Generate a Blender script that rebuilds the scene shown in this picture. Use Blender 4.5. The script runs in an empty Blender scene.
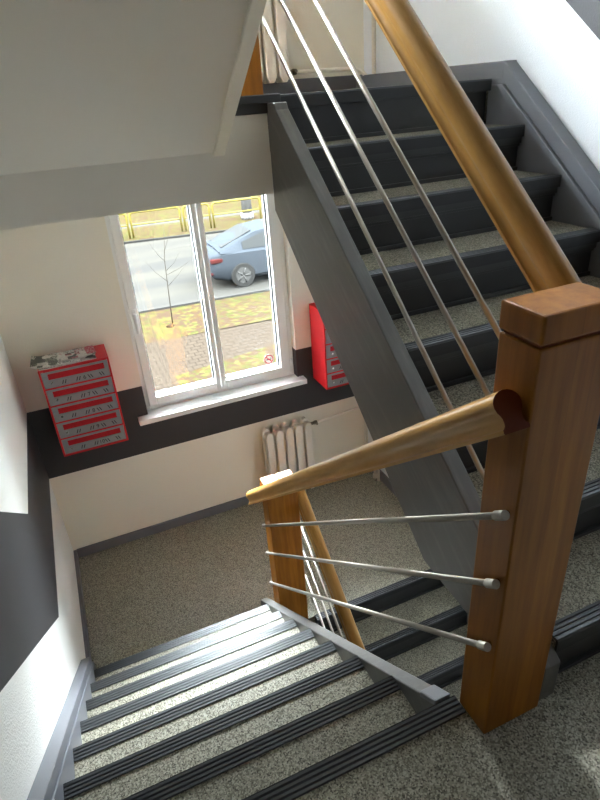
import bpy, bmesh, math, random
from mathutils import Vector, Matrix
random.seed(7)
S = bpy.context.scene
COL = S.collection
PI = math.pi

# ------------------------------------------------------------------ camera
CAM = Vector((-0.63119, -0.76420, 1.45715))
YAW, PITCH, ROLL, FPX = -21.408, -28.446, -4.250, 571.42
def cam_axes():
    y, p, r = math.radians(YAW), math.radians(PITCH), math.radians(ROLL)
    f = Vector((-math.sin(y) * math.cos(p), math.cos(y) * math.cos(p), math.sin(p)))
    rt = f.cross(Vector((0, 0, 1))).normalized()
    up = rt.cross(f)
    c, s = math.cos(r), math.sin(r)
    return c * rt + s * up, -s * rt + c * up, f
_r, _u, _f = cam_axes()
cd = bpy.data.cameras.new('camera')
cam = bpy.data.objects.new('camera', cd); COL.objects.link(cam)
m = Matrix.Identity(4)
for i in range(3):
    m[i][0], m[i][1], m[i][2], m[i][3] = _r[i], _u[i], -_f[i], CAM[i]
cam.matrix_world = m
cd.sensor_fit = 'HORIZONTAL'; cd.sensor_width = 36; cd.lens = FPX * 36 / 600
cd.clip_start = 0.02; cd.clip_end = 300
S.camera = cam

# ------------------------------------------------------------------ light
W = bpy.data.worlds.new('sky'); S.world = W; W.use_nodes = True
wn = W.node_tree; wn.nodes.clear()
wo = wn.nodes.new('ShaderNodeOutputWorld'); bg = wn.nodes.new('ShaderNodeBackground')
bg.inputs['Color'].default_value = (0.86, 0.93, 1.0, 1); bg.inputs['Strength'].default_value = 110.0
wt = wn.nodes.new('ShaderNodeTexCoord'); ws = wn.nodes.new('ShaderNodeSeparateXYZ'); wr = wn.nodes.new('ShaderNodeValToRGB')
wn.links.new(wt.outputs['Generated'], ws.inputs[0]); wn.links.new(ws.outputs[2], wr.inputs[0])
we = wr.color_ramp.elements                       # sky dimmed near the horizon to hold back deep window light, bright overhead
we[0].position = 0.0; we[0].color = (0.045, 0.048, 0.05, 1); we[1].position = 1.0; we[1].color = (0.82, 0.91, 1.0, 1)
x_ = we.new(0.32); x_.color = (0.10, 0.11, 0.12, 1); x_ = we.new(0.54); x_.color = (0.84, 0.92, 1.0, 1)
wn.links.new(wr.outputs[0], bg.inputs['Color'])
wn.links.new(bg.outputs[0], wo.inputs[0])
sd = bpy.data.lights.new('sun', 'SUN'); sd.energy = 8; sd.angle = 0.01; sd.color = (1, 0.9, 0.72)
sun = bpy.data.objects.new('sun', sd); COL.objects.link(sun)
sun.rotation_euler = Vector((-0.75, 0.12, -0.66)).to_track_quat('-Z', 'Y').to_euler()
YW = 2.891
def portal(name, x0, x1, z0, z1, y):
    l = bpy.data.lights.new(name, 'AREA'); l.shape = 'RECTANGLE'; l.size = x1 - x0; l.size_y = z1 - z0
    l.cycles.is_portal = True
    o = bpy.data.objects.new(name, l); COL.objects.link(o)
    o.location = ((x0 + x1) / 2, y, (z0 + z1) / 2); o.rotation_euler = (-PI / 2, 0, 0)
portal('window_portal', -0.35, 0.80, -0.47, 1.00, YW + 0.26)
portal('upper_window_portal', -1.00, 0.80, 2.33, 3.75, YW + 0.26)
S.view_settings.view_transform = 'Standard'; S.view_settings.look = 'None'
S.view_settings.exposure = 2.32; S.view_settings.gamma = 1.0
S.view_settings.use_curve_mapping = False
S.cycles.max_bounces = 14; S.cycles.diffuse_bounces = 8; S.cycles.transparent_max_bounces = 12
S.cycles.sample_clamp_indirect = 12

# ------------------------------------------------------------------ materials
def mat(name, col, rough=0.6, metal=0.0, spec=0.5, bump=None, var=None, coat=0.0):
    """bump=(scale, strength, distance); var=(scale, colour2, low, high)"""
    M = bpy.data.materials.new(name); M.use_nodes = True
    n = M.node_tree; b = n.nodes['Principled BSDF']
    b.inputs['Base Color'].default_value = (*col, 1); b.inputs['Roughness'].default_value = rough
    b.inputs['Metallic'].default_value = metal; b.inputs['Specular IOR Level'].default_value = spec
    b.inputs['Coat Weight'].default_value = coat; b.inputs['Coat Roughness'].default_value = 0.15
    tc = None
    if bump or var:
        tc = n.nodes.new('ShaderNodeNewGeometry')
    if bump:
        no = n.nodes.new('ShaderNodeTexNoise'); no.inputs['Scale'].default_value = bump[0]; no.inputs['Detail'].default_value = 3
        n.links.new(tc.outputs['Position'], no.inputs['Vector'])
        bp = n.nodes.new('ShaderNodeBump'); bp.inputs['Strength'].default_value = bump[1]; bp.inputs['Distance'].default_value = bump[2]
        n.links.new(no.outputs[0], bp.inputs['Height']); n.links.new(bp.outputs[0], b.inputs['Normal'])
    if var:
        no = n.nodes.new('ShaderNodeTexNoise'); no.inputs['Scale'].default_value = var[0]; no.inputs['Detail'].default_value = 4
        n.links.new(tc.outputs['Position'], no.inputs['Vector'])
        r = n.nodes.new('ShaderNodeValToRGB')
        r.color_ramp.elements[0].position = var[2]; r.color_ramp.elements[1].position = var[3]
        r.color_ramp.elements[0].color = (*col, 1); r.color_ramp.elements[1].color = (*var[1], 1)
        n.links.new(no.outputs[0], r.inputs[0]); n.links.new(r.outputs[0], b.inputs['Base Color'])
    return M

def speckle_mat(name, cols, scale=170):
    M = bpy.data.materials.new(name); M.use_nodes = True
    n = M.node_tree; b = n.nodes['Principled BSDF']; b.inputs['Roughness'].default_value = 0.52
    b.inputs['Specular IOR Level'].default_value = 0.22
    g = n.nodes.new('ShaderNodeNewGeometry')
    v = n.nodes.new('ShaderNodeTexVoronoi'); v.inputs['Scale'].default_value = scale
    n.links.new(g.outputs['Position'], v.inputs['Vector'])
    sx = n.nodes.new('ShaderNodeSeparateColor'); n.links.new(v.outputs['Color'], sx.inputs[0])
    r = n.nodes.new('ShaderNodeValToRGB'); r.color_ramp.interpolation = 'CONSTANT'
    e = r.color_ramp.elements
    e[0].position = 0; e[0].color = (*cols[0], 1); e[1].position = 0.3; e[1].color = (*cols[1], 1)
    x = e.new(0.66); x.color = (*cols[2], 1); x = e.new(0.9); x.color = (*cols[3], 1)
    n.links.new(sx.outputs[0], r.inputs[0])
    n.links.new(r.outputs[0], b.inputs['Base Color'])
    no = n.nodes.new('ShaderNodeTexNoise'); no.inputs['Scale'].default_value = 60
    n.links.new(g.outputs['Position'], no.inputs['Vector'])
    bp = n.nodes.new('ShaderNodeBump'); bp.inputs['Strength'].default_value = 0.12; bp.inputs['Distance'].default_value = 0.002
    n.links.new(no.outputs[0], bp.inputs['Height']); n.links.new(bp.outputs[0], b.inputs['Normal'])
    return M

def wood_mat(name, c1, c2, rough=0.3, along=(1, 1, 1), lam=None):
    """grain stretched along an axis given by small scale values; lam: laminate stave width along x"""
    M = bpy.data.materials.new(name); M.use_nodes = True
    n = M.node_tree; b = n.nodes['Principled BSDF']; b.inputs['Roughness'].default_value = rough
    b.inputs['Coat Weight'].default_value = 0.08; b.inputs['Coat Roughness'].default_value = 0.22; b.inputs['Specular IOR Level'].default_value = 0.2
    t = n.nodes.new('ShaderNodeTexCoord')
    mp = n.nodes.new('ShaderNodeMapping'); mp.inputs['Scale'].default_value = along
    n.links.new(t.outputs['Object'], mp.inputs['Vector'])
    no = n.nodes.new('ShaderNodeTexNoise'); no.inputs['Scale'].default_value = 14; no.inputs['Detail'].default_value = 5; no.inputs['Roughness'].default_value = 0.6
    n.links.new(mp.outputs[0], no.inputs['Vector'])
    r = n.nodes.new('ShaderNodeValToRGB'); r.color_ramp.elements[0].position = 0.3; r.color_ramp.elements[1].position = 0.72
    r.color_ramp.elements[0].color = (*c1, 1); r.color_ramp.elements[1].color = (*c2, 1)
    n.links.new(no.outputs[0], r.inputs[0])
    last = r.outputs[0]
    if lam:
        sp = n.nodes.new('ShaderNodeSeparateXYZ'); n.links.new(t.outputs['Object'], sp.inputs[0])
        d = n.nodes.new('ShaderNodeMath'); d.operation = 'DIVIDE'; d.inputs[1].default_value = lam
        n.links.new(sp.outputs[0], d.inputs[0])
        fl = n.nodes.new('ShaderNodeMath'); fl.operation = 'FLOOR'; n.links.new(d.outputs[0], fl.inputs[0])
        wn_ = n.nodes.new('ShaderNodeTexWhiteNoise'); wn_.noise_dimensions = '1D'; n.links.new(fl.outputs[0], wn_.inputs['W'])
        hs = n.nodes.new('ShaderNodeHueSaturation')
        mr = n.nodes.new('ShaderNodeMapRange'); mr.inputs[3].default_value = 0.78; mr.inputs[4].default_value = 1.15
        n.links.new(wn_.outputs['Value'], mr.inputs[0]); n.links.new(mr.outputs[0], hs.inputs['Value'])
        n.links.new(last, hs.inputs['Color']); last = hs.outputs[0]
    n.links.new(last, b.inputs['Base Color'])
    return M

M = {}
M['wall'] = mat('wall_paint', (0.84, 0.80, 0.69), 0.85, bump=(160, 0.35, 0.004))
M['wall_sky_tint'] = mat('wall_plaster_sky_tint', (0.80, 0.83, 0.87), 0.85, bump=(170, 0.7, 0.005))  # white plaster with the blue of skylight put into its base colour
M['wall_rough'] = mat('wall_plaster', (0.84, 0.83, 0.79), 0.85, bump=(170, 0.7, 0.005))
M['band'] = mat('dark_band_paint', (0.035, 0.033, 0.036), 0.6, bump=(150, 0.3, 0.004))
M['soffit'] = mat('soffit_paint', (0.76, 0.72, 0.64), 0.8, bump=(90, 0.12, 0.003))
M['grey'] = mat('stringer_grey_paint', (0.095, 0.092, 0.086), 0.36, bump=(40, 0.08, 0.003), var=(7, (0.155, 0.148, 0.136), 0.38, 0.78))
M['skirt'] = mat('skirting_grey_paint', (0.15, 0.155, 0.175), 0.4, bump=(40, 0.06, 0.002))
M['riser'] = mat('riser_dark_paint', (0.022, 0.0215, 0.021), 0.5)
M['rubber'] = mat('nosing_rubber', (0.045, 0.047, 0.051), 0.38)
M['rubber_lip'] = mat('nosing_lip', (0.008, 0.008, 0.0085), 0.55)
M['vinyl'] = speckle_mat('speckled_vinyl', [(0.16, 0.148, 0.112), (0.28, 0.262, 0.203), (0.40, 0.378, 0.30), (0.08, 0.073, 0.054)], 260)
M['post'] = wood_mat('newel_beech', (0.24, 0.078, 0.004), (0.38, 0.140, 0.011), 0.5, (3, 3, 0.25), 0.043)
M['rail'] = wood_mat('handrail_beech', (0.33, 0.160, 0.036), (0.44, 0.235, 0.066), 0.28, (6, 0.4, 0.5))
M['endgrain'] = mat('handrail_end_grain', (0.15, 0.030, 0.006), 0.6, spec=0.2)
M['steel'] = mat('brushed_steel', (0.36, 0.33, 0.285), 0.4, 1.0)
M['red'] = mat('mailbox_red', (0.60, 0.012, 0.018), 0.42, spec=0.3)
M['redflap'] = mat('mailbox_slot_red', (0.40, 0.003, 0.010), 0.45, spec=0.25)
M['plate'] = mat('mailbox_grey', (0.23, 0.24, 0.255), 0.45)
M['black'] = mat('black_ink', (0.01, 0.01, 0.012), 0.6)
M['gasket'] = mat('black_gasket', (0.015, 0.015, 0.017), 0.6)
M['pvc'] = mat('white_pvc', (0.86, 0.86, 0.84), 0.3)
M['sill'] = mat('white_sill', (0.80, 0.80, 0.79), 0.28)
M['enamel'] = mat('radiator_enamel', (0.80, 0.75, 0.66), 0.35)
M['brass'] = mat('valve_metal', (0.25, 0.22, 0.17), 0.35, 1.0)
M['chrome'] = mat('chrome', (0.75, 0.75, 0.75), 0.15, 1.0)
def glass_mat():
    g = bpy.data.materials.new('window_glass'); g.use_nodes = True
    n = g.node_tree; n.nodes.clear()
    o = n.nodes.new('ShaderNodeOutputMaterial'); mx = n.nodes.new('ShaderNodeMixShader')
    t = n.nodes.new('ShaderNodeBsdfTransparent'); t.inputs[0].default_value = (0.95, 0.96, 0.95, 1)
    gl = n.nodes.new('ShaderNodeBsdfGlossy'); gl.inputs['Roughness'].default_value = 0.02
    f = n.nodes.new('ShaderNodeFresnel'); f.inputs[0].default_value = 1.45
    n.links.new(f.outputs[0], mx.inputs[0]); n.links.new(t.outputs[0], mx.inputs[1]); n.links.new(gl.outputs[0], mx.inputs[2])
    n.links.new(mx.outputs[0], o.inputs[0])
    return g
M['glass'] = glass_mat()

# brush streaks and scuffs along the stringers' slope
def streaks(Mt, c1, c2):
    n = Mt.node_tree; b = n.nodes['Principled BSDF']; g = n.nodes.new('ShaderNodeNewGeometry')
    mp = n.nodes.new('ShaderNodeMapping'); mp.vector_type = 'TEXTURE'; mp.inputs['Rotation'].default_value = (0.65, 0, 0); mp.inputs['Scale'].default_value = (1, 9, 1)
    no = n.nodes.new('ShaderNodeTexNoise'); no.inputs['Scale'].default_value = 45; no.inputs['Detail'].default_value = 5
    r = n.nodes.new('ShaderNodeValToRGB'); r.color_ramp.elements[0].position = 0.50; r.color_ramp.elements[1].position = 0.85
    r.color_ramp.elements[0].color = (*c1, 1); r.color_ramp.elements[1].color = (*c2, 1)
    n.links.new(g.outputs['Position'], mp.inputs[0]); n.links.new(mp.outputs[0], no.inputs['Vector']); n.links.new(no.outputs[0], r.inputs[0]); n.links.new(r.outputs[0], b.inputs['Base Color'])
streaks(M['grey'], (0.092, 0.089, 0.083), (0.145, 0.139, 0.127))

# ------------------------------------------------------------------ mesh helpers
class MB:
    def __init__(s): s.bm = bmesh.new(); s.mi = 0; s.smooth = False
    def _face(s, vs):
        try:
            f = s.bm.faces.new(vs); f.material_index = s.mi; f.smooth = s.smooth; return f
        except ValueError: return None
    def box(s, a, b, mi=None):
        if mi is not None: s.mi = mi
        v = [s.bm.verts.new((x, y, z)) for x in (a[0], b[0]) for y in (a[1], b[1]) for z in (a[2], b[2])]
        for q in ((0, 1, 3, 2), (4, 6, 7, 5), (0, 4, 5, 1), (2, 3, 7, 6), (0, 2, 6, 4), (1, 5, 7, 3)): s._face([v[i] for i in q])
        return s
    def obox(s, c, ax, h):
        c = Vector(c); v = []
        for i in (-1, 1):
            for j in (-1, 1):
                for k in (-1, 1): v.append(s.bm.verts.new(c + ax[0] * i * h[0] + ax[1] * j * h[1] + ax[2] * k * h[2]))
        for q in ((0, 1, 3, 2), (4, 6, 7, 5), (0, 4, 5, 1), (2, 3, 7, 6), (0, 2, 6, 4), (1, 5, 7, 3)): s._face([v[i] for i in q])
        return s
    def prism(s, poly, axis, lo, hi, mi=None):
        """poly in the two other axes (order yz / xz / xy)"""
        if mi is not None: s.mi = mi
        def P(u, t):
            return {0: (t, u[0], u[1]), 1: (u[0], t, u[1]), 2: (u[0], u[1], t)}[axis]
        a = [s.bm.verts.new(P(u, lo)) for u in poly]; b = [s.bm.verts.new(P(u, hi)) for u in poly]
        n = len(poly)
        for i in range(n): s._face([a[i], a[(i + 1) % n], b[(i + 1) % n], b[i]])
        s._face(a); s._face(b[::-1]); return s
    def quad(s, pts, mi=None):
        if mi is not None: s.mi = mi
        s._face([s.bm.verts.new(p) for p in pts]); return s
    def tube(s, pts, r, seg=14, caps=True):
        pts = [Vector(p) for p in pts]; rs = r if isinstance(r, (list, tuple)) else [r] * len(pts)
        d0 = (pts[1] - pts[0]).normalized()
        n = d0.orthogonal().normalized(); rings = []
        for i, p in enumerate(pts):
            if i == 0: d = d0
            elif i == len(pts) - 1: d = (pts[-1] - pts[-2]).normalized()
            else: d = ((pts[i + 1] - p).normalized() + (p - pts[i - 1]).normalized()).normalized()
            n = (n - d * n.dot(d)).normalized(); b = d.cross(n)
            rings.append([s.bm.verts.new(p + (n * math.cos(2 * PI * k / seg) + b * math.sin(2 * PI * k / seg)) * rs[i]) for k in range(seg)])
        sm = s.smooth; s.smooth = True
        for a, b in zip(rings, rings[1:]):
            for k in range(seg): s._face([a[k], a[(k + 1) % seg], b[(k + 1) % seg], b[k]])
        s.smooth = False
        if caps: s._face(rings[0][::-1]); s._face(rings[-1])
        s.smooth = sm
        return s
    def sweep(s, prof, a, b, side, mi=0, capmi=0):
        """extrude closed profile (u=side, v=up) from a to b"""
        a, b = Vector(a), Vector(b); d = (b - a).normalized(); sd_ = Vector(side); up = sd_.cross(d)
        if up.z < 0: up = -up
        A = [s.bm.verts.new(a + sd_ * u + up * v) for u, v in prof]; B = [s.bm.verts.new(b + sd_ * u + up * v) for u, v in prof]
        n = len(prof); s.mi = mi; s.smooth = True
        for i in range(n): s._face([A[i], A[(i + 1) % n], B[(i + 1) % n], B[i]])
        s.mi = capmi; s.smooth = False; s._face(A); s._face(B[::-1]); return s
    def build(s, name, mats, parent=None, bevel=0.0, segs=2, origin=None, autosmooth=False):
        bmesh.ops.recalc_face_normals(s.bm, faces=s.bm.faces)
        me = bpy.data.meshes.new(name)
        if origin is not None:
            bmesh.ops.translate(s.bm, verts=s.bm.verts, vec=-Vector(origin))
        s.bm.to_mesh(me); s.bm.free()
        for mm in (mats if isinstance(mats, (list, tuple)) else [mats]): me.materials.append(mm)
        o = bpy.data.objects.new(name, me); COL.objects.link(o)
        if origin is not None: o.location = origin
        if parent is not None:
            o.parent = parent
            pl = Vector(parent.location); q = parent.parent
            while q: pl = pl + Vector(q.location); q = q.parent
            o.location = Vector(o.location) - pl
        if bevel:
            bv = o.modifiers.new('bevel', 'BEVEL'); bv.width = bevel; bv.segments = segs; bv.limit_method = 'ANGLE'; bv.angle_limit = 0.6
        if autosmooth: me.set_sharp_from_angle(angle=0.7)
        return o

def tag(o, label, cat, group=None, kind=None):
    if label: o['label'] = label
    if cat: o['category'] = cat
    if group: o['group'] = group
    if kind: o['kind'] = kind
    return o
def thing(name, label, cat, loc=(0, 0, 0), group=None):
    o = bpy.data.objects.new(name, None); COL.objects.link(o); o.location = loc; o.empty_display_size = 0.1
    return tag(o, label, cat, group)
def struct(o, label, cat): return tag(o, label, cat, kind='structure')
def copy_tree(o, parent=None):
    c = o.copy(); COL.objects.link(c)
    if parent: c.parent = parent
    for ch in list(o.children): copy_tree(ch, c)
    return c

# ------------------------------------------------------------------ dimensions
R = 0.18
TA, TB, TC = 0.2332, 0.2195, 0.23726
XL, XR = -1.079, 1.40
AX0, AX1 = -1.019, 0.0
CX0, CX1 = 0.289, 1.313
ZL = -1.486            # lower half landing
YB, YC = 1.5588, -0.09
ZU = 1.44              # upper half landing
YF = 1.571             # face of upper landing beam
YBACK = -3.0
ZTOP = 4.05
ZBOT = -2.926
PXL = 0.049

# ------------------------------------------------------------------ walls
def wall_bands(name, x, nrm, upper, lower, side_mat, label):
    """wall in the plane x, a dark band between two polylines in (y,z)"""
    b = MB()
    t = 0.12 * nrm
    y0, y1 = YBACK - 0.12, YW + 0.25
    for (pts, zlo, zhi, mi) in ((upper, None, ZTOP, 0), (lower, ZBOT - 0.2, None, 0)):
        for p, q in zip(pts, pts[1:]):
            lo = (zlo, zlo) if zlo is not None else (p[1], q[1]); hi = (zhi, zhi) if zhi is not None else (p[1], q[1])
            b.prism([(p[0], lo[0]), (q[0], lo[1]), (q[0], hi[1]), (p[0], hi[0])], 0, x, x + t, mi)
    # the band itself, cut at every bend of either edge
    ys = sorted({p[0] for p in upper} | {p[0] for p in lower})
    def at(pl, y):
        for p, q in zip(pl, pl[1:]):
            if p[0] <= y <= q[0]: return p[1] + (q[1] - p[1]) * (y - p[0]) / (q[0] - p[0])
        return pl[-1][1]
    for a, c in zip(ys, ys[1:]):
        b.prism([(a, at(lower, a)), (c, at(lower, c)), (c, at(upper, c)), (a, at(upper, a))], 0, x, x + t, 1)
    return struct(b.build(name, [side_mat, M['band']]), label, 'wall')

y0, y1 = YBACK - 0.12, YW + 0.25
sl = 0.762
up_l = [(y0, 1.24), (1.773 - (1.24 + 0.244) / sl, 1.24), (1.773, -0.244), (y1, -0.244)]
lo_l = [(y0, 0.72), (1.593 - (0.72 + 0.766) / sl, 0.72), (1.593, -0.766), (y1, -0.766)]
wall_bands('wall_left', XL, -1, up_l, lo_l, M['wall_rough'], 'white stairwell wall with dark stepped band left of the flight going down')
# right wall: the band climbs along the upper flight
def rz(y): return 1.519 + (y - 1.058) * 0.765
yl = 1.62
lo_r = [(y0, rz(-0.3)), (-0.3, rz(-0.3)), (yl, rz(yl)), (y1, rz(yl))]
up_r = [(a, c + 0.52) for a, c in lo_r]
wall_bands('wall_right', XR, 1, up_r, lo_r, M['wall_sky_tint'], 'white plastered wall with dark band right of the flight going up')
b = MB(); b.box((XL - 0.12, YBACK - 0.12, ZBOT - 0.2), (XR + 0.12, YBACK, ZTOP))  # unseen, set far back and dark to keep the foreground dim
struct(b.build('wall_back', M['band']), 'unseen wall with two doors behind the landing, darkened to cut bounced light', 'wall')
DW = wood_mat('door_brown', (0.07, 0.03, 0.012), (0.11, 0.05, 0.02), 0.4, (3, 3, 0.3))  # unseen doors, added dark to soak up light bounced onto the near newel
for n_, dx in ((1, -0.55), (2, 0.75)):
    d_ = thing('door_%d' % n_, 'unseen dark brown apartment door behind the landing, added to cut bounced light', 'door', (dx, YBACK, 0)); d_['kind'] = 'structure'
    b = MB(); b.box((dx - 0.43, YBACK, 0), (dx + 0.43, YBACK + 0.04, 2.02)); b.build('door_leaf', DW, d_, bevel=0.004)
    b = MB(); b.box((dx - 0.49, YBACK, 0), (dx - 0.43, YBACK + 0.06, 2.08)); b.box((dx + 0.43, YBACK, 0), (dx + 0.49, YBACK + 0.06, 2.08)); b.box((dx - 0.43, YBACK, 2.02), (dx + 0.43, YBACK + 0.06, 2.08)); b.build('door_frame', DW, d_, bevel=0.004)
for n_, xx, sg, yd in ((3, XL, 1, -1.75), (4, XR, -1, -1.75)):
    d_ = thing('door_%d' % n_, 'unseen dark brown apartment door beside the landing, added to cut bounced light', 'door', (xx, yd, 0)); d_['kind'] = 'structure'
    def bx_(b, y_a, y_b, z_a, z_b, t_): b.box((min(xx, xx + sg * t_), y_a, z_a), (max(xx, xx + sg * t_), y_b, z_b))
    b = MB(); bx_(b, yd - 0.43, yd + 0.43, 0, 2.02, 0.04); b.build('door_leaf', DW, d_, bevel=0.004)
    b = MB(); bx_(b, yd - 0.49, yd - 0.43, 0, 2.08, 0.06); bx_(b, yd + 0.43, yd + 0.49, 0, 2.08, 0.06); bx_(b, yd - 0.43, yd + 0.43, 2.02, 2.08, 0.06); b.build('door_frame', DW, d_, bevel=0.004)
# window wall with two openings and the dark band
WX0, WX1 = -0.346, 0.797
WZ0, WZ1 = -0.47, 1.00
UZ0, UZ1 = 2.33, 3.75
UX0 = -1.00  # unseen upper window widened leftward to throw more light on the right wall
ZB0, ZB1 = -0.766, -0.244
b = MB()
def fw(x0, x1, z0, z1, mi): b.box((x0, YW, z0), (x1, YW + 0.25, z1), mi)
XA, XZ = XL - 0.12, XR + 0.12
fw(XA, XZ, ZBOT - 0.2, ZB0, 0)
fw(XA, XZ, ZB0, WZ0, 1)
fw(XA, WX0, WZ0, ZB1, 1); fw(WX1, XZ, WZ0, ZB1, 1)
fw(XA, WX0, ZB1, WZ1, 0); fw(WX1, XZ, ZB1, WZ1, 0)
fw(XA, XZ, WZ1, UZ0, 0)
fw(XA, UX0, UZ0, UZ1, 0); fw(WX1, XZ, UZ0, UZ1, 0)
fw(XA, XZ, UZ1, ZTOP, 0)
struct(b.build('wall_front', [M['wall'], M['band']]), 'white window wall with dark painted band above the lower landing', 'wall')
b = MB(); b.box((XL - 0.12, YBACK - 0.12, ZTOP), (XR + 0.12, YW + 0.25, ZTOP + 0.15))
struct(b.build('ceiling', M['soffit']), 'pale ceiling of the stairwell', 'ceiling')

# ------------------------------------------------------------------ floors and landings
b = MB(); b.box((XL, YBACK, -0.2), (AX1 + 0.0, -0.0525, 0), 0); b.box((AX1, YBACK, -0.2), (0.25, -0.0525, 0), 0); b.box((0.05, -0.0525, -0.2), (0.25, -0.008, 0), 0); b.box((0.25, YBACK, -0.2), (XR, -0.06, 0), 0)
struct(b.build('floor', M['vinyl']), 'dark speckled vinyl floor of the near landing', 'floor')
b = MB(); b.box((XL, 1.83, ZL - 0.2), (0.05, YW, ZL), 0); b.box((0.05, YB + 0.045, ZL - 0.2), (XR, YW, ZL), 0); b.box((AX1, YB, ZL - 0.2), (0.235, YB + 0.045, ZL), 0)
struct(b.build('landing_floor', M['vinyl']), 'speckled vinyl floor of the lower half landing under the window', 'floor')
b = MB(); b.box((XL, YF + 0.055, ZU - 0.2), (XR, YW, ZU), 0); b.box((XL, YF + 0.021, ZU - 0.05), (0.235, YF + 0.055, ZU), 0); b.box((XL, YF + 0.055, ZU - 0.21), (XR, YW, ZU - 0.2), 1)
struct(b.build('landing_floor', [M['vinyl'], M['soffit']]), 'upper half landing slab seen edge on', 'floor')
b = MB(); b.box((XL, YF, 1.088), (0.235, YF + 0.14, 1.385))
struct(b.build('landing_beam', M['soffit']), 'pale beam under the edge of the upper landing', 'beam')
b = MB(); b.box((0.0, YF - 0.012, 1.385), (0.289, YF + 0.02, ZU), 0)
b.box((0.0, YF - 0.022, 1.42), (0.289, YF - 0.012, 1.45), 0)
struct(b.build('trim_1', M['riser'], bevel=0.003), 'dark grey edge board of the upper landing beside its newel', 'trim')
b = MB(); b.box((XL, YBACK, ZBOT - 0.2), (XR, YB + 0.6, ZBOT), 0)
struct(b.build('floor', M['vinyl']), 'speckled floor at the foot of the lowest flight', 'floor')
b = MB(); b.box((XL, YBACK, 2.65), (XR, -0.06, 2.86), 0)  # unseen slab, toned grey to return less light to the near landing
struct(b.build('ceiling', mat('landing_ceiling_grey', (0.30, 0.29, 0.28), 0.9)), 'unseen underside of the landing one floor up, greyed to cut bounced light', 'ceiling')

# skirtings
def skirt(name, a, c, label):
    b = MB(); b.box(a, c); return struct(b.build(name, M['skirt'], bevel=0.004), label, 'skirting')
skirt('baseboard_left', (XL, 1.70, ZL), (XL + 0.022, YW, ZL + 0.07), 'grey skirting on the left wall of the lower landing')
skirt('baseboard_front', (XL + 0.022, YW - 0.02, ZL), (XR, YW, ZL + 0.075), 'grey skirting along the window wall of the lower landing')
skirt('baseboard_right', (XR - 0.022, YB + 0.1, ZL), (XR, YW - 0.02, ZL + 0.085), 'grey skirting on the right wall of the lower landing')
skirt('baseboard_upper_front', (XL, YW - 0.02, ZU), (XR, YW, ZU + 0.075), 'grey skirting under the upper radiator')
skirt('baseboard_upper_right', (XR - 0.07, 1.52, ZU), (XR, YW - 0.02, ZU + 0.07), 'grey skirting on the right wall of the upper landing')

# ------------------------------------------------------------------ stair flights
XLS, XRS = XL + 0.0015, XR - 0.0015
def nosing(x0, x1, yf, z, s, parent, ribs=4, depth=0.052, drop=0.034):
    """ribbed rubber nosing; yf = front edge, s = +1 if the front looks to +y"""
    b = MB()
    p = [(-depth, -0.004), (-depth, 0.001)]
    w = depth / ribs
    for i in range(ribs):
        u0 = -depth + i * w
        p += [(u0 + w * 0.14, 0.0045), (u0 + w * 0.70, 0.0045), (u0 + w * 0.82, 0.0008)]
    p += [(-0.0015, 0.0040), (-0.0005, -0.002), (-0.008, -0.002), (-0.008, -0.004)]
    b.prism([(yf + s * u, z + v) for u, v in p], 0, x0, x1, 0)
    ya, yb = yf, yf - s * 0.008
    b.box((x0, min(ya, yb), z - drop), (x1, max(ya, yb), z - 0.002), 1)
    return b.build('nosing', [M['rubber'], M['rubber_lip']], parent)

def riser(x0, x1, yr, z0, z1, s, parent):
    """yr = plane of the riser, s = side it is seen from (+1 = +y)"""
    b = MB()
    b.box((x0, min(yr, yr - s * 0.02), z0), (x1, max(yr, yr - s * 0.02), z1))
    for h0, h1, o in ((z1 - 0.028, z1, 0.018), (z1 - 0.040, z1 - 0.028, 0.009), (z0, z0 + 0.016, 0.012)):
        b.box((x0, min(yr, yr + s * o), h0), (x1, max(yr, yr + s * o), h1))
    return b.build('riser', M['riser'], parent, bevel=0.002)

def tread(x0, x1, ya, yb, z, parent):
    b = MB(); b.box((x0, ya, z - 0.04), (x1, yb, z)); return b.build('tread', M['vinyl'], parent)

# flight going down from the near landing
fa = thing('stair_flight', 'grey flight of speckled steps with ribbed dark nosings going down to the window landing', 'stairs', (-0.5, 0, 0))
nosing(XLS + 0.06, PXL, 0.0, 0.0, 1, fa)
for k in range(1, 9):
    if k < 8:
        t = tread(AX0, AX1, (k - 1) * TA - 0.03, k * TA - 0.006, -k * R, fa)
        nosing(AX0, AX1, k * TA, -k * R, 1, t)
    zlo = -k * R if k < 8 else ZL
    riser(AX0, AX1, (k - 1) * TA - 0.03, zlo, -(k - 1) * R - 0.04 * (k > 1) - 0.004 * (k == 1), 1, fa)
na = -R / TA
b = MB(); b.prism([(0.012, -0.012), (1.80, na * 1.80), (1.80, ZL - 0.18), (1.45, ZL - 0.18), (0.012, -0.36)], 0, AX1, AX1 + 0.048)
o = b.build('stringer', M['grey'], fa, bevel=0.004)
b = MB(); b.prism([(0.012, -0.006), (0.085, na * 0.085 + 0.006), (0.085, na * 0.085 - 0.02), (0.012, -0.03)], 0, AX1 - 0.001, AX1 + 0.049)
b.build('stringer_cap', M['skirt'], fa, bevel=0.004)
b = MB(); b.prism([(1.72, na * 1.72 + 0.085), (1.72, ZL), (1.6, ZL), (-0.06, -0.30), (-0.06, 0.085), (0.0, 0.085)], 0, XLS, XLS + 0.052)
b.prism([(1.72, na * 1.72 + 0.04), (1.72, ZL), (1.6, ZL), (-0.06, -0.30), (-0.06, 0.04), (0.0, 0.04)], 0, XLS + 0.052, AX0 + 0.001)
b.build('wall_stringer', M['skirt'], fa, bevel=0.005)
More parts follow.
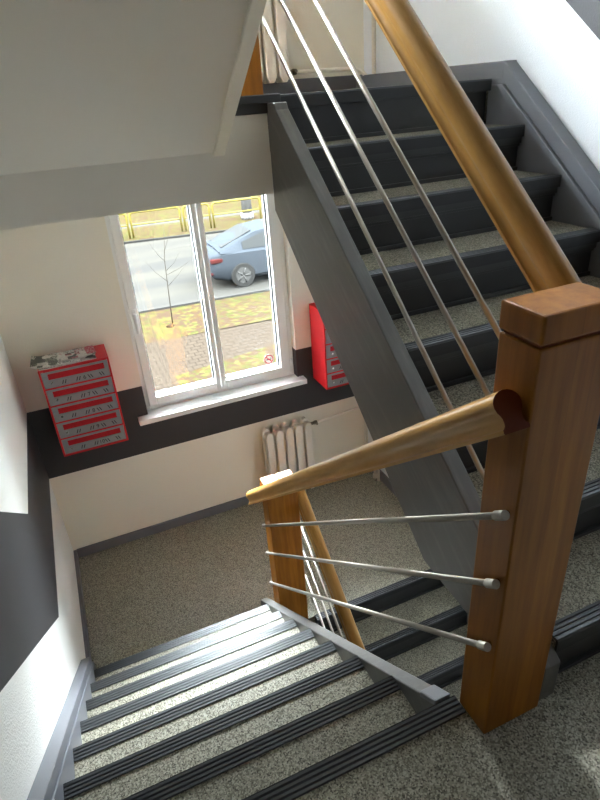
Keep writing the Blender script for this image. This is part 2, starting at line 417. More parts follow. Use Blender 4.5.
b = MB(); b.prism([(0.0, -0.24), (1.76, ZL - 0.20), (1.76, ZL - 0.14), (1.6, ZL - 0.02), (-0.03, -0.16)], 0, XLS + 0.05, AX1)
b.build('underside', M['soffit'], fa)

# flight going up from the near landing
fc = thing('stair_flight', 'dark grey flight of steps going up on the right to the radiator landing', 'stairs', (0.8, -0.06, 0))
for k in range(1, 9):
    yf = YC + (k - 1) * TC
    if k < 8:
        t = tread(CX0, CX1, yf + 0.006, yf + TC + 0.03, k * R, fc)
        nosing(CX0, CX1, yf, k * R, -1, t, drop=0.042)
    riser(CX0, CX1, yf + 0.03, (k - 1) * R, k * R - (0.04 if k < 8 else 0.004), -1, fc)
nosing(CX0, CX1, YC + 7 * TC, ZU, -1, fc, drop=0.042)
b = MB()
def zc(y): return 1.386 + (y - 1.462) * 0.80
b.prism([(YC - 0.02, 0.0), (0.42, zc(0.42) - 0.51), (YF + 0.0, 1.02), (YF, 1.42), (1.49, 1.42), (1.475, zc(1.475)), (YC - 0.02, zc(YC - 0.02))], 0, 0.235, CX0)
b.build('stringer', M['grey'], fc, bevel=0.004)
nc = R / TC
def zn(y): return R + (y - YC) * nc
b = MB(); b.prism([(YC - 0.03, 0), (YC + 0.3, 0), (1.60, zn(1.6) - 0.45), (1.60, ZU + 0.07), (1.525, ZU + 0.07), (YC - 0.03, zn(YC - 0.03) + 0.075)], 0, CX1 + 0.018, XRS)
b.prism([(YC - 0.02, 0), (YC + 0.3, 0), (1.59, zn(1.59) - 0.45), (1.59, ZU - 0.02), (1.5, ZU - 0.02), (YC - 0.02, zn(YC - 0.02) + 0.015)], 0, CX1 - 0.001, CX1 + 0.018)
b.build('wall_stringer', M['skirt'], fc, bevel=0.004)
b = MB(); b.prism([(YC + 0.25, 0.0), (YC + 0.35, 0.0), (YF, 1.12), (YF, 1.2)], 0, CX0, CX1)
b.build('underside', M['soffit'], fc)

# flight continuing down from the lower landing, below the rising one
fb = thing('stair_flight', 'lower flight of steps going down behind the far newel post', 'stairs', (0.8, YB, ZL - 1.44))
nosing(0.289, XRS - 0.02, YB, ZL, -1, fb)
for j in range(1, 9):
    yf = YB - j * TB; z = ZL - j * R
    if j < 8:
        t = tread(0.289, CX1, yf + 0.006, yf + TB + 0.03, z, fb)
        nosing(0.289, CX1, yf, z, -1, t)
    riser(0.289, CX1, yf + TB + 0.03, max(z, ZBOT), z + R - 0.04 * (j > 1) - 0.004 * (j == 1), -1, fb)
nb = R / TB
b = MB(); b.prism([(YB, ZL - 0.012), (YB - 8 * TB, ZBOT - 0.0), (YB - 8 * TB + 0.3, ZBOT), (YB, ZL - 0.34)], 0, 0.235, 0.289)
b.build('stringer', M['grey'], fb, bevel=0.004)
b = MB(); b.prism([(YB + 0.1, ZL + 0.085), (YB - 7.6 * TB, ZL - 7.6 * R + 0.085), (YB - 7.6 * TB, ZBOT), (YB - 5.6 * TB, ZBOT), (YB + 0.1, ZL - 0.3)], 0, CX1 - 0.001, XRS)
b.build('wall_stringer', M['skirt'], fb, bevel=0.004)

# flight above, seen from below
fd = thing('stair_flight', 'pale plastered underside of the flight overhead at the upper left', 'stairs', (-0.5, YF, ZU))
sd_ = 0.72
def zs(y): return 1.266 + (YF - y) * sd_
b = MB(); b.prism([(YF, zs(YF)), (YF, ZU - 0.01), (-0.05, ZU + 1.40 - 0.15), (-0.05, zs(-0.05))], 0, XLS, 0.0)
b.build('soffit', M['soffit'], fd)
b = MB(); b.prism([(YF - 0.002, zs(YF) - 0.016), (YF - 0.002, ZU - 0.06), (YF - 0.1, ZU + 0.14), (-0.05, ZU + 1.44), (-0.05, zs(-0.05) - 0.016)], 0, 0.0, 0.045)
b.build('stringer', M['wall'], fd, bevel=0.004)
for k in range(1, 8):
    yf = YF + 0.02 - (k - 1) * TC
    if k < 7:
        t = tread(XLS, 0.0, yf - TC - 0.03, yf - 0.006, ZU + k * R, fd)
        nosing(XLS, 0.0, yf, ZU + k * R, 1, t)
    riser(XLS, 0.0, yf - 0.03, ZU + (k - 1) * R, ZU + k * R - 0.04, 1, fd)

# ------------------------------------------------------------------ newel posts
PX0, PX1 = 0.05, 0.225
def newel(loc, h, label, grooved=False):
    """loc = front left foot corner"""
    x, y, z = loc; w, d = PX1 - PX0, 0.10
    t = thing('newel_post', label, 'post', (x + w / 2, y + d / 2, z), 'newel posts of the banister')
    c = Vector((x + w / 2, y + d / 2, z))
    b = MB(); b.box((x, y, z), (x + w, y + d, z + h - 0.06)); b.build('shaft', M['post'], t, bevel=0.004, origin=c)
    b = MB(); b.box((x + 0.006, y + 0.006, z + h - 0.064), (x + w - 0.006, y + d - 0.006, z + h - 0.05)); b.build('neck', M['endgrain'], t, origin=c)
    b = MB(); e = 0.002
    if grooved:
        b.box((x - e, y - e, z + h - 0.054), (x + w * 0.5 - 0.003, y + d + e, z + h))
        b.box((x + w * 0.5 + 0.003, y - e, z + h - 0.054), (x + w + e, y + d + e, z + h))
        b.box((x - e + 0.01, y - e + .002, z + h - 0.054), (x + w + e - 0.01, y + d + e - .002, z + h - 0.006))
    else: b.box((x - e, y - e, z + h - 0.054), (x + w + e, y + d + e, z + h))
    b.build('cap', M['post'], t, bevel=0.005, origin=c)
    return t
newel((PX0, -0.12, 0.0), 1.116, 'large square wooden newel post in the foreground at the top of the stairs')
newel((PX0, 1.55, ZL), 1.135, 'square wooden newel post on the lower landing in front of the radiator', True)
newel((PX0, YF - 0.012, ZU), 1.116, 'brown newel post at the top edge, only its foot showing beside the overhead flight')

# ------------------------------------------------------------------ handrails
prof = []
for i in range(13):
    a = PI * (1.12 - i * 1.24 / 12)
    prof.append((0.030 * math.cos(a), 0.014 + 0.026 * math.sin(a)))
prof += [(0.0275, 0.003), (0.0235, -0.003), (0.0210, -0.010), (0.0208, -0.016), (0.0220, -0.022), (0.0250, -0.026), (0.0280, -0.028), (0.0285, -0.033), (0.0275, -0.036)]
prof += [(-u, v) for u, v in prof[:-10:-1]]
def handrail(a, c, label):
    b = MB(); b.sweep(prof, a, c, (1, 0, 0), 0, 1)
    o = b.build('handrail', [M['rail'], M['endgrain']], origin=(Vector(a) + Vector(c)) / 2, autosmooth=True)
    return tag(o, label, 'handrail', 'wooden handrails of the banister')
handrail((0.0193, -0.103, 0.942), (0.0193, 1.745, -0.535), 'moulded wooden handrail sloping down from the large newel post to the far one')
handrail((0.2558, -0.075, 0.975), (0.2558, 1.60, 2.385), 'thick wooden handrail climbing to the top of the picture behind the large newel post')
handrail((0.2558, 1.64, -0.47), (0.2558, 0.02, -1.80), 'wooden handrail sloping down behind the far newel post')

def rod(a, c, label, group):
    a, c = Vector(a), Vector(c); d = (c - a).normalized()
    t = thing('banister_rod', label, 'rod', a, group)
    b = MB(); b.tube([a + d * 0.012, c - d * 0.012], 0.0075, 14); b.build('bar', M['steel'], t)
    for p, s in ((a, 1), (c, -1)):
        b = MB(); b.tube([p, p + d * s * 0.032], 0.0102, 16)
        f = b.build('ferrule', M['steel'], t, bevel=0.0008)
        side = 1 if a.x < 0.13 else -1
        q = p + d * s * 0.016
        b = MB(); b.tube([q, (PX0 - 0.0006 if side > 0 else PX1 + 0.0006, q.y, q.z)], 0.006, 12); b.build('stud', M['chrome'], f)
    return t
names3 = ('topmost', 'middle', 'lowest')
for nm, z0, z1 in zip(names3, (0.712, 0.528, 0.333), (-0.645, -0.848, -1.082)):
    rod((0.031, -0.112, z0), (0.031, 1.615, z1), nm + ' of three steel rods under the handrail sloping down in front', 'steel rods of the descending banister')
for nm, p, q in zip(names3, ((0.205, 0.94, 1.117, 1.69), (0.216, 0.769, 1.385, 1.725), (0.209, 0.538, 1.579, 1.699)), (0, 0, 0)):
    s = (p[3] - p[1]) / (p[2] - p[0])
    rod((0.25, -0.05, p[1] - s * (p[0] + 0.05)), (0.25, 1.62, p[3] + s * (1.62 - p[2])),
        nm + ' of three steel rods beside the handrail climbing to the upper right', 'steel rods of the climbing banister')
for nm, o in zip(names3, (0.245, 0.43, 0.625)):
    rod((0.25, 1.64, -0.47 - o), (0.25, 0.06, -0.47 - o - 1.58 * 0.82), nm + ' of three thin steel rods behind the far newel post', 'steel rods of the lowest banister')

# ------------------------------------------------------------------ windows
YG = YW + 0.10
def window(name, z0, z1, label, WX0=WX0, xm=0.215):
    w = thing(name, label, 'window', (0.22, YG, z0)); w['kind'] = 'structure'
    ya, yb = YW + 0.065, YW + 0.135
    x0, x1 = WX0 + 0.001, WX1 - 0.001; z0 += 0.001; z1 -= 0.001
    def ring(b, X0, X1, Z0, Z1, t, y0, y1, tb=None):
        tb = tb or t
        b.box((X0, y0, Z0), (X0 + t, y1, Z1)); b.box((X1 - t, y0, Z0), (X1, y1, Z1))
        b.box((X0 + t, y0, Z0), (X1 - t, y1, Z0 + tb)); b.box((X0 + t, y0, Z1 - t), (X1 - t, y1, Z1))
    b = MB(); ring(b, x0, x1, z0, z1, 0.032, ya, yb); b.build('window_frame', M['pvc'], w, bevel=0.004)
    for X0, X1, hd in ((x0 + 0.026, xm - 0.002, True), (xm + 0.002, x1 - 0.030, False)):
        b = MB(); gl = 0.058 if hd else 0.036; gr = 0.034 if hd else 0.075
        Z0, Z1 = z0 + 0.028, z1 - 0.028
        b.box((X0, ya - 0.016, Z0), (X0 + gl, yb - 0.02, Z1)); b.box((X1 - gr, ya - 0.016, Z0), (X1, yb - 0.02, Z1))
        b.box((X0 + gl, ya - 0.016, Z0), (X1 - gr, yb - 0.02, Z0 + 0.062)); b.box((X0 + gl, ya - 0.016, Z1 - 0.06), (X1 - gr, yb - 0.02, Z1))
        s = b.build('sash', M['pvc'], w, bevel=0.006)
        b = MB(); A, B, C, D = X0 + gl - 0.001, X1 - gr + 0.001, Z0 + 0.061, Z1 - 0.059
        ring(b, A, B, C, D, 0.0075, YG - 0.006, YG + 0.030); b.build('gasket', M['gasket'], s)
        b = MB(); b.box((A + 0.002, YG - 0.003, C + 0.002), (B - 0.002, YG + 0.001, D - 0.002)); b.build('pane', M['glass'], s)
        if hd:
            b = MB(); hx = X0 + gl * 0.46; hz = z0 + 0.715
            b.box((hx - 0.014, ya - 0.026, hz - 0.035), (hx + 0.014, ya - 0.014, hz + 0.035))
            b.tube([(hx, ya - 0.02, hz), (hx, ya - 0.055, hz)], 0.010, 12)
            b.tube([(hx, ya - 0.05, hz + 0.01), (hx, ya - 0.052, hz - 0.06), (hx, ya - 0.05, hz - 0.125)], [0.014, 0.013, 0.010], 12)
            hb = b.build('window_handle', M['pvc'], s, bevel=0.003)
            b = MB(); b.tube([(hx, ya - 0.054, hz), (hx, ya - 0.062, hz)], 0.0065, 12); b.build('push_button', M['gasket'], hb)
        else:
            for hz in (Z0 + 0.05, Z1 - 0.10):
                b = MB(); b.tube([(X1 + 0.010, ya - 0.012, hz), (X1 + 0.010, ya - 0.012, hz + 0.06)], 0.008, 12); b.build('hinge', M['pvc'], s)
    b = MB(); b.box((WX0 + 0.001, YW - 0.002, z0 - 0.001), (WX1 - 0.001, ya, z0 + 0.003)); b.box((WX0 - 0.072, YW - 0.075, z0 - 0.034), (0.842, YW - 0.001, z0 + 0.003))
    b.build('window_sill', M['sill'], w, bevel=0.006)
    return w
window('window_1', WZ0, WZ1, 'white two-light window with handle looking onto the street')
window('window_2', UZ0, UZ1, 'unseen white window of the upper half landing, enlarged to light the right wall', UX0, -0.1)

# no-smoking sticker on the right pane
def sticker():
    c = Vector((0.612, YG - 0.0045, -0.312)); t = thing('sticker', 'round red no smoking sticker in the bottom corner of the right pane', 'sticker', c)
    r = 0.036
    b = MB(); b.prism([(c.x + (r + .004) * math.cos(a * PI / 20), c.z + (r + .004) * math.sin(a * PI / 20)) for a in range(40)], 1, c.y - 0.0005, c.y + 0.001)
    b.build('backing', mat('sticker_white', (0.75, 0.74, 0.7), 0.5), t)
    rd = mat('sticker_red', (0.6, 0.02, 0.03), 0.5)
    b = MB(); n = 40
    for i in range(n):
        a0, a1 = 2 * PI * i / n, 2 * PI * (i + 1) / n
        b.quad([(c.x + q * math.cos(a), c.y - 0.001, c.z + q * math.sin(a)) for q, a in ((r, a0), (r, a1), (r * 0.8, a1), (r * 0.8, a0))])
    d = Vector((0.72, 0, -0.70)).normalized(); e = Vector((0.70, 0, 0.72)).normalized() * 0.0038
    p = Vector((c.x, c.y - 0.0012, c.z))
    b.quad([p - d * r * .85 + e, p + d * r * .85 + e, p + d * r * .85 - e, p - d * r * .85 - e])
    b.build('prohibition_ring', rd, t)
    b = MB(); b.box((c.x - 0.02, c.y - 0.0010, c.z - 0.005), (c.x + 0.014, c.y - 0.0006, c.z + 0.003)); b.box((c.x + 0.015, c.y - 0.001, c.z - 0.005), (c.x + 0.02, c.y - 0.0006, c.z + 0.003))
    b.box((c.x + 0.016, c.y - 0.001, c.z + 0.005), (c.x + 0.019, c.y - 0.0006, c.z + 0.016))
    b.build('cigarette', M['black'], t)
sticker()

# ------------------------------------------------------------------ mailboxes
def text_mesh(txt, size):
    cu = bpy.data.curves.new('digits', 'FONT'); cu.body = txt; cu.size = size; cu.align_x = 'CENTER'; cu.align_y = 'CENTER'; cu.extrude = 0.0004
    o = bpy.data.objects.new('digits', cu); COL.objects.link(o)
    dg = bpy.context.evaluated_depsgraph_get(); me = bpy.data.meshes.new_from_object(o.evaluated_get(dg))
    bpy.data.objects.remove(o); return me
def mailbox(x0, x1, z0, z1, yf, label, nums):
    t = thing('mailbox_unit', label, 'mailbox', ((x0 + x1) / 2, YW, z0), 'letter box units on the window wall')
    b = MB(); yb = YW - 0.001; th = 0.010
    b.box((x0, yf, z0), (x0 + th, yb, z1)); b.box((x1 - th, yf, z0), (x1, yb, z1))
    b.box((x0 + th, yf, z1 - th), (x1 - th, yb, z1)); b.box((x0 + th, yf, z0), (x1 - th, yb, z0 + th)); b.box((x0 + th, yb - th, z0 + th), (x1 - th, yb, z1 - th))
    n = 5; H = (z1 - z0 - 2 * th) / n
    for i in range(1, n): b.box((x0 + th, yf, z0 + th + i * H - 0.004), (x1 - th, yb - th, z0 + th + i * H + 0.004))
    b.build('cabinet', M['red'], t, bevel=0.0015)
    for i in range(n):
        za = z1 - th - (i + 1) * H + 0.006; zb = z1 - th - i * H - 0.006; xa, xb = x0 + th + 0.003, x1 - th - 0.003
        w = xb - xa; h = zb - za
        sx0, sx1 = xa + 0.085 * w, xb - 0.06 * w; sz1 = zb - 0.13 * h; sz0 = zb - 0.50 * h
        y_0, y_1 = yf + 0.001, yf + 0.006
        b = MB()
        b.box((xa, y_0, za), (xb, y_1, sz0)); b.box((xa, y_0, sz1), (xb, y_1, zb)); b.box((xa, y_0, sz0), (sx0, y_1, sz1)); b.box((sx1, y_0, sz0), (xb, y_1, sz1))
        d = b.build('door', M['plate'], t, bevel=0.001)
        b = MB(); b.box((sx0 - 0.002, yf + 0.0065, sz0 - 0.002), (sx1 + 0.002, yf + 0.009, sz1 + 0.002)); b.build('letter_flap', M['redflap'], d)
        b = MB(); lx, lz = xa + 0.12 * w, za + 0.33 * h
        b.tube([(lx, yf + 0.002, lz), (lx, yf - 0.006, lz)], 0.0075, 14); b.build('lock', M['chrome'], d, bevel=0.001)
        yy = yf + 0.0004
        for fx, sg in ((0.30, 1), (0.515, 1), (0.70, -1), (0.875, -1)):
            b = MB()
            for k in (-1, 1):
                cx = xa + fx * w + k * 0.0075; cz = za + 0.235 * h
                b.prism([(cx - 0.0026 - sg * 0.005, cz - 0.012), (cx + 0.0026 - sg * 0.005, cz - 0.012), (cx + 0.0026 + sg * 0.005, cz + 0.012), (cx - 0.0026 + sg * 0.005, cz + 0.012)], 1, yy - 0.0005, yy + 0.001)
            b.build('slash_mark', M['black'], d)
        if nums:
            b = MB(); me = text_mesh(nums[i], 0.036); b2 = bmesh.new(); b2.from_mesh(me)
            bmesh.ops.transform(b2, matrix=Matrix.Translation((xa + 0.61 * w, yy, za + 0.235 * h)) @ Matrix.Rotation(PI / 2, 4, 'X'), verts=b2.verts)
            me2 = bpy.data.meshes.new('tmp'); b2.to_mesh(me2); b2.free(); b.bm.from_mesh(me2); bpy.data.meshes.remove(me2); bpy.data.meshes.remove(me)
            b.build('door_number', M['black'], d)
    return t
mailbox(-0.925, -0.520, -0.492, 0.108, 2.651, 'red letter box unit with five grey doors left of the window, magazines on top', ['6', '7', '8', '9', '10'])
mailbox(0.925, 1.330, -0.507, 0.093, 2.651, 'red letter box unit right of the window, half hidden by the stair stringer', None)

# magazines on the left mailbox
def print_mat(name, seed, tint):
    P = bpy.data.materials.new(name); P.use_nodes = True
    n = P.node_tree; b = n.nodes['Principled BSDF']; b.inputs['Roughness'].default_value = 0.35
    t = n.nodes.new('ShaderNodeTexCoord'); mp = n.nodes.new('ShaderNodeMapping'); mp.inputs['Location'].default_value = (seed, seed * 0.7, 0)
    n.links.new(t.outputs['Object'], mp.inputs[0])
    v = n.nodes.new('ShaderNodeTexVoronoi'); v.distance = 'CHEBYCHEV'; v.inputs['Scale'].default_value = 19
    n.links.new(mp.outputs[0], v.inputs['Vector'])
    s = n.nodes.new('ShaderNodeSeparateColor'); n.links.new(v.outputs['Color'], s.inputs[0])
    no = n.nodes.new('ShaderNodeTexNoise'); no.inputs['Scale'].default_value = 120; n.links.new(mp.outputs[0], no.inputs['Vector'])
    ad = n.nodes.new('ShaderNodeMath'); ad.operation = 'MULTIPLY_ADD'; ad.inputs[1].default_value = 0.9; n.links.new(no.outputs[0], ad.inputs[0])
    ad2 = n.nodes.new('ShaderNodeMath'); ad2.operation = 'SUBTRACT'; ad2.inputs[1].default_value = 0.45
    n.links.new(s.outputs[0], ad2.inputs[0]); n.links.new(ad2.outputs[0], ad.inputs[2])
    r = n.nodes.new('ShaderNodeValToRGB'); r.color_ramp.interpolation = 'CONSTANT'
    e = r.color_ramp.elements; e[0].position = 0; e[0].color = (0.05, 0.05, 0.04, 1); e[1].position = 0.30; e[1].color = (*tint, 1)
    for p_, c_ in ((0.42, (0.55, 0.53, 0.47)), (0.68, (0.66, 0.64, 0.58)), (0.92, (0.22, 0.21, 0.19))): x = e.new(p_); x.color = (*c_, 1)
    n.links.new(ad.outputs[0], r.inputs[0]); n.links.new(r.outputs[0], b.inputs['Base Color'])
    return P
paper = mat('paper_edge', (0.6, 0.58, 0.53), 0.7)
def magazine(cx, cy, z, w, d, rot, matl, label, th=0.004, curl=0.012, name='magazine'):
    b = MB(); n = 12; b.smooth = True
    top, bot = [], []
    for i in range(n + 1):
        u = i / n - 0.5
        zz = curl * max(0, (abs(u) - 0.32) / 0.18) ** 2 * (1 if u < 0 else 0.15)
        top.append([b.bm.verts.new((u * w, v * d, zz + th + 0.001 * math.sin(9 * u + 3 * v))) for v in (-.5, 0, .5)])
        bot.append([b.bm.verts.new((u * w, v * d, zz)) for v in (-.5, 0, .5)])
    for i in range(n):
        for j in (0, 1):
            b.mi = 0; b._face([top[i][j], top[i + 1][j], top[i + 1][j + 1], top[i][j + 1]]); b.mi = 1; b._face([bot[i][j], bot[i][j + 1], bot[i + 1][j + 1], bot[i + 1][j]])
        for j in (0, 2): b._face([top[i][j], bot[i][j], bot[i + 1][j], top[i + 1][j]])
    for i in (0, n):
        for j in (0, 1): b._face([top[i][j], top[i][j + 1], bot[i][j + 1], bot[i][j]])
    o = b.build(name, [matl, paper], autosmooth=True); o.location = (cx, cy, z); o.rotation_euler.z = rot
    return tag(o, label, 'magazine', 'printed leaflets on the left letter box')
magazine(-0.755, 2.755, 0.109, 0.33, 0.19, 0.03, print_mat('leaflet_print_pale', 1.3, (0.35, 0.3, 0.25)), 'pale printed leaflet lying lowest on the left letter box', 0.004, 0.004)
magazine(-0.815, 2.762, 0.1185, 0.28, 0.20, -0.05, print_mat('leaflet_print_dark', 4.1, (0.10, 0.12, 0.07)), 'dark and white printed leaflet in the middle of the pile on the left letter box', 0.004, 0.012)
magazine(-0.690, 2.772, 0.1245, 0.20, 0.15, 0.07, print_mat('leaflet_print_light', 8.2, (0.5, 0.1, 0.12)), 'light leaflet with reddish print on top of the pile of leaflets', 0.004, 0.004)
magazine(-0.612, 2.775, 0.1305, 0.055, 0.13, 0.09, mat('leaflet_red', (0.5, 0.04, 0.07), 0.4, var=(60, (0.65, 0.4, 0.4), 0.5, 0.6)), 'small red and white flyer at the right end of the leaflets', 0.002, 0.0)

# ------------------------------------------------------------------ radiators and pipes
def radiator(x0, y, z0, h, label, nsec=5):
    pit = 0.080
    t = thing('radiator', label, 'radiator', (x0 + pit * nsec / 2, y, z0), 'cast iron radiators below the windows')
    for zz in (z0 + 0.05, z0 + h - 0.05):
        b = MB(); b.tube([(x0 + 0.01, y, zz), (x0 + pit * nsec - 0.005, y, zz)], 0.022, 14); b.build('hub', M['enamel'], t)
    first = None
    for i in range(nsec):
        cx = x0 + pit * (i + 0.5)
        if first is None:
            b = MB()
            for y_a, y_b in ((y - 0.058, y - 0.018), (y + 0.018, y + 0.058)):
                ym = y if y_a < y else y
                pf = [(-0.014, z0), (-0.030, z0 + 0.03), (-0.030, z0 + h - 0.045), (-0.022, z0 + h - 0.012), (-0.008, z0 + h), (0.008, z0 + h), (0.022, z0 + h - 0.012), (0.030, z0 + h - 0.045), (0.030, z0 + 0.03), (0.014, z0)]
                b.prism([(cx + u, v) for u, v in pf], 1, y_a, y_b)
            for zz in (z0 + 0.05, z0 + h - 0.05): b.tube([(cx, y - 0.05, zz), (cx, y + 0.05, zz)], 0.028, 14)
            for dz in (0.25, 0.5, 0.75): b.box((cx - 0.006, y - 0.03, z0 + h * dz - 0.03), (cx + 0.006, y + 0.03, z0 + h * dz + 0.03))
            first = b.build('section', M['enamel'], t, origin=(cx, y, z0), bevel=0.008, segs=3)
        else:
            c = first.copy(); COL.objects.link(c); c.parent = t; c.location = first.location + Vector((pit * i, 0, 0))
    b = MB(); xe = x0 + pit * nsec
    return t, xe
def valve(t, x, y, z):
    b = MB(); b.tube([(x - 0.012, y, z), (x + 0.03, y, z)], 0.013, 12); b.tube([(x + 0.03, y, z), (x + 0.055, y, z)], 0.017, 6); b.tube([(x + 0.042, y, z), (x + 0.042, y - 0.035, z + 0.004)], 0.009, 12)
    b.build('valve', M['brass'], t)
def bracket(t, x, y, z):
    b = MB(); b.box((x - 0.008, y, z - 0.01), (x + 0.008, YW, z + 0.01)); b.build('bracket', M['enamel'], t)
RY = 2.80
r1, xe = radiator(0.44, RY, -1.43, 0.63, 'white cast iron radiator under the window behind the far newel post')
valve(r1, xe, RY, -0.85)
for xx in (0.51, 0.78): bracket(r1, xx, RY, -0.89)
r2, xe2 = radiator(0.44, RY, 1.50, 0.63, 'white cast iron radiator on the upper landing at the top edge, its lower end showing')
valve(r2, xe2 , RY, 1.55)
for xx in (0.51, 0.78): bracket(r2, xx, RY, 2.05)
def arc(p0, p1, p2, n=6):
    p0, p1, p2 = map(Vector, (p0, p1, p2)); return [(1 - t) ** 2 * p0 + 2 * t * (1 - t) * p1 + t * t * p2 for t in [i / n for i in range(n + 1)]]
PXX, PYY = 1.362, 2.70
pp = MB(); pp.tube([(PXX, PYY, ZBOT), (PXX, PYY, ZL - .0)], 0.014); pp.tube([(PXX, PYY, ZL), (PXX, PYY, ZU - 0.211)], 0.014)
pp.tube([(PXX, PYY, ZU), (PXX, PYY, ZTOP - 0.002)], 0.014)
pr_ = thing('heating_pipe', 'white vertical heating pipe in the corner right of the lower radiator', 'pipe', (PXX, PYY, ZL))
b = MB(); b.tube([(PXX, PYY, ZL), (PXX, PYY, ZU - 0.211)], 0.013); b.build('riser_pipe', M['enamel'], pr_)
b = MB(); b.tube([(PXX, PYY, ZL + 0.0), (PXX, PYY, ZL + 0.035)], 0.02); b.build('floor_collar', M['enamel'], pr_)
b = MB(); b.tube([(PXX - 0.0, PYY - 0.055, ZL), (PXX, PYY - 0.055, ZL + 0.09)] + arc((PXX, PYY - 0.055, ZL + 0.10), (PXX, PYY - 0.05, ZL + 0.15), (PXX - 0.07, PYY, ZL + 0.15)) + [(PXX - 0.17, PYY + 0.05, ZL + 0.15)], 0.011)
b.build('return_pipe', M['enamel'], pr_)
pp.bm.free()
p2 = thing('heating_pipe', 'thin white pipe bending from the lower radiator valve into the corner', 'pipe', (xe + 0.05, RY, -0.85))
b = MB(); b.tube([(xe + 0.0555, RY, -0.85), (1.22, RY + 0.02, -0.84)] + arc((1.26, RY + 0.02, -0.84), (1.335, RY + 0.02, -0.84), (1.335, RY + 0.015, -0.93)) + [(1.335, RY + 0.01, ZL)], 0.011)
b.build('supply_pipe', M['enamel'], p2)
p3 = thing('heating_pipe', 'white pipe running right from the upper radiator and bending down to the landing', 'pipe', (xe2 + 0.05, RY, 1.55))
b = MB(); b.tube([(xe2 + 0.0555, RY, 1.55), (1.26, RY, 1.545)] + arc((1.28, RY, 1.545), (1.335, RY - 0.01, 1.545), (1.345, RY - 0.03, 1.50)) + [(1.345, RY - 0.035, ZU)], 0.0125); b.build('supply_pipe', M['enamel'], p3)
p4 = thing('heating_pipe', 'white vertical pipe on the right wall of the upper landing', 'pipe', (PXX, PYY, ZU))
b = MB(); b.tube([(PXX, PYY, ZU), (PXX, PYY, ZTOP)], 0.013); b.build('riser_pipe', M['enamel'], p4)

# ------------------------------------------------------------------ street outside
G = -3.2
ALB = 0.069          # street albedos scaled down so the daylit street holds at the indoor exposure
def oc(r, g, b): return (r * ALB, g * ALB, b * ALB, 1)
def ground_mat(name, cols, scale, rough=0.9):
    return mat(name, cols[0], rough, spec=0.1, var=(scale, cols[1], 0.42, 0.60))
def leaves_mat(name):
    P = bpy.data.materials.new(name); P.use_nodes = True
    n = P.node_tree; b = n.nodes['Principled BSDF']; b.inputs['Roughness'].default_value = 0.9; b.inputs['Specular IOR Level'].default_value = 0.0
    g = n.nodes.new('ShaderNodeNewGeometry')
    v = n.nodes.new('ShaderNodeTexVoronoi'); v.inputs['Scale'].default_value = 11; n.links.new(g.outputs['Position'], v.inputs['Vector'])
    s = n.nodes.new('ShaderNodeSeparateColor'); n.links.new(v.outputs['Color'], s.inputs[0])
    no = n.nodes.new('ShaderNodeTexNoise'); no.inputs['Scale'].default_value = 0.8; n.links.new(g.outputs['Position'], no.inputs['Vector'])
    md = n.nodes.new('ShaderNodeMath'); md.operation = 'MULTIPLY_ADD'; md.inputs[1].default_value = 1.1
    sb = n.nodes.new('ShaderNodeMath'); sb.operation = 'SUBTRACT'; sb.inputs[1].default_value = 0.5
    n.links.new(s.outputs[0], sb.inputs[0]); n.links.new(no.outputs[0], md.inputs[0]); n.links.new(sb.outputs[0], md.inputs[2])
    r = n.nodes.new('ShaderNodeValToRGB'); e = r.color_ramp.elements
    e[0].position = 0.2; e[0].color = oc(0.033, 0.034, 0.012); e[1].position = 0.8; e[1].color = oc(0.036, 0.024, 0.016)
    x = e.new(0.4); x.color = oc(0.052, 0.046, 0.017); x = e.new(0.6); x.color = oc(0.040, 0.026, 0.013)
    n.links.new(md.outputs[0], r.inputs[0]); n.links.new(r.outputs[0], b.inputs['Base Color'])
    return P
def brick_mat(name):
    P = bpy.data.materials.new(name); P.use_nodes = True
    n = P.node_tree; b = n.nodes['Principled BSDF']; b.inputs['Roughness'].default_value = 0.9; b.inputs['Specular IOR Level'].default_value = 0.0
    g = n.nodes.new('ShaderNodeNewGeometry'); t = n.nodes.new('ShaderNodeTexBrick'); t.inputs['Scale'].default_value = 1
    t.inputs['Brick Width'].default_value = 0.2; t.inputs['Row Height'].default_value = 0.16; t.inputs['Mortar Size'].default_value = 0.012
    t.inputs['Color1'].default_value = oc(0.040, 0.031, 0.023); t.inputs['Color2'].default_value = oc(0.036, 0.028, 0.021); t.inputs['Mortar'].default_value = oc(0.022, 0.017, 0.013)
    n.links.new(g.outputs['Position'], t.inputs['Vector']); n.links.new(t.outputs[0], b.inputs['Base Color'])
    return P
def road_mat():
    P = bpy.data.materials.new('asphalt'); P.use_nodes = True
    n = P.node_tree; b = n.nodes['Principled BSDF']; b.inputs['Roughness'].default_value = 0.85; b.inputs['Specular IOR Level'].default_value = 0.0
    g = n.nodes.new('ShaderNodeNewGeometry'); mp = n.nodes.new('ShaderNodeMapping'); mp.inputs['Scale'].default_value = (0.06, 1.1, 1)
    n.links.new(g.outputs['Position'], mp.inputs[0])
    no = n.nodes.new('ShaderNodeTexNoise'); no.inputs['Scale'].default_value = 0.9; no.inputs['Detail'].default_value = 2; n.links.new(mp.outputs[0], no.inputs['Vector'])
    r = n.nodes.new('ShaderNodeValToRGB'); r.color_ramp.elements[0].position = 0.4; r.color_ramp.elements[1].position = 0.6
    r.color_ramp.elements[0].color = oc(0.034, 0.0325, 0.030); r.color_ramp.elements[1].color = oc(0.043, 0.040, 0.034)  # streaks are tyre lanes plus tree shadow bands put into the colour
    n.links.new(no.outputs[0], r.inputs[0]); n.links.new(r.outputs[0], b.inputs['Base Color'])
    return P
LM, BM_ = leaves_mat('leafy_grass'), brick_mat('brick_paving')
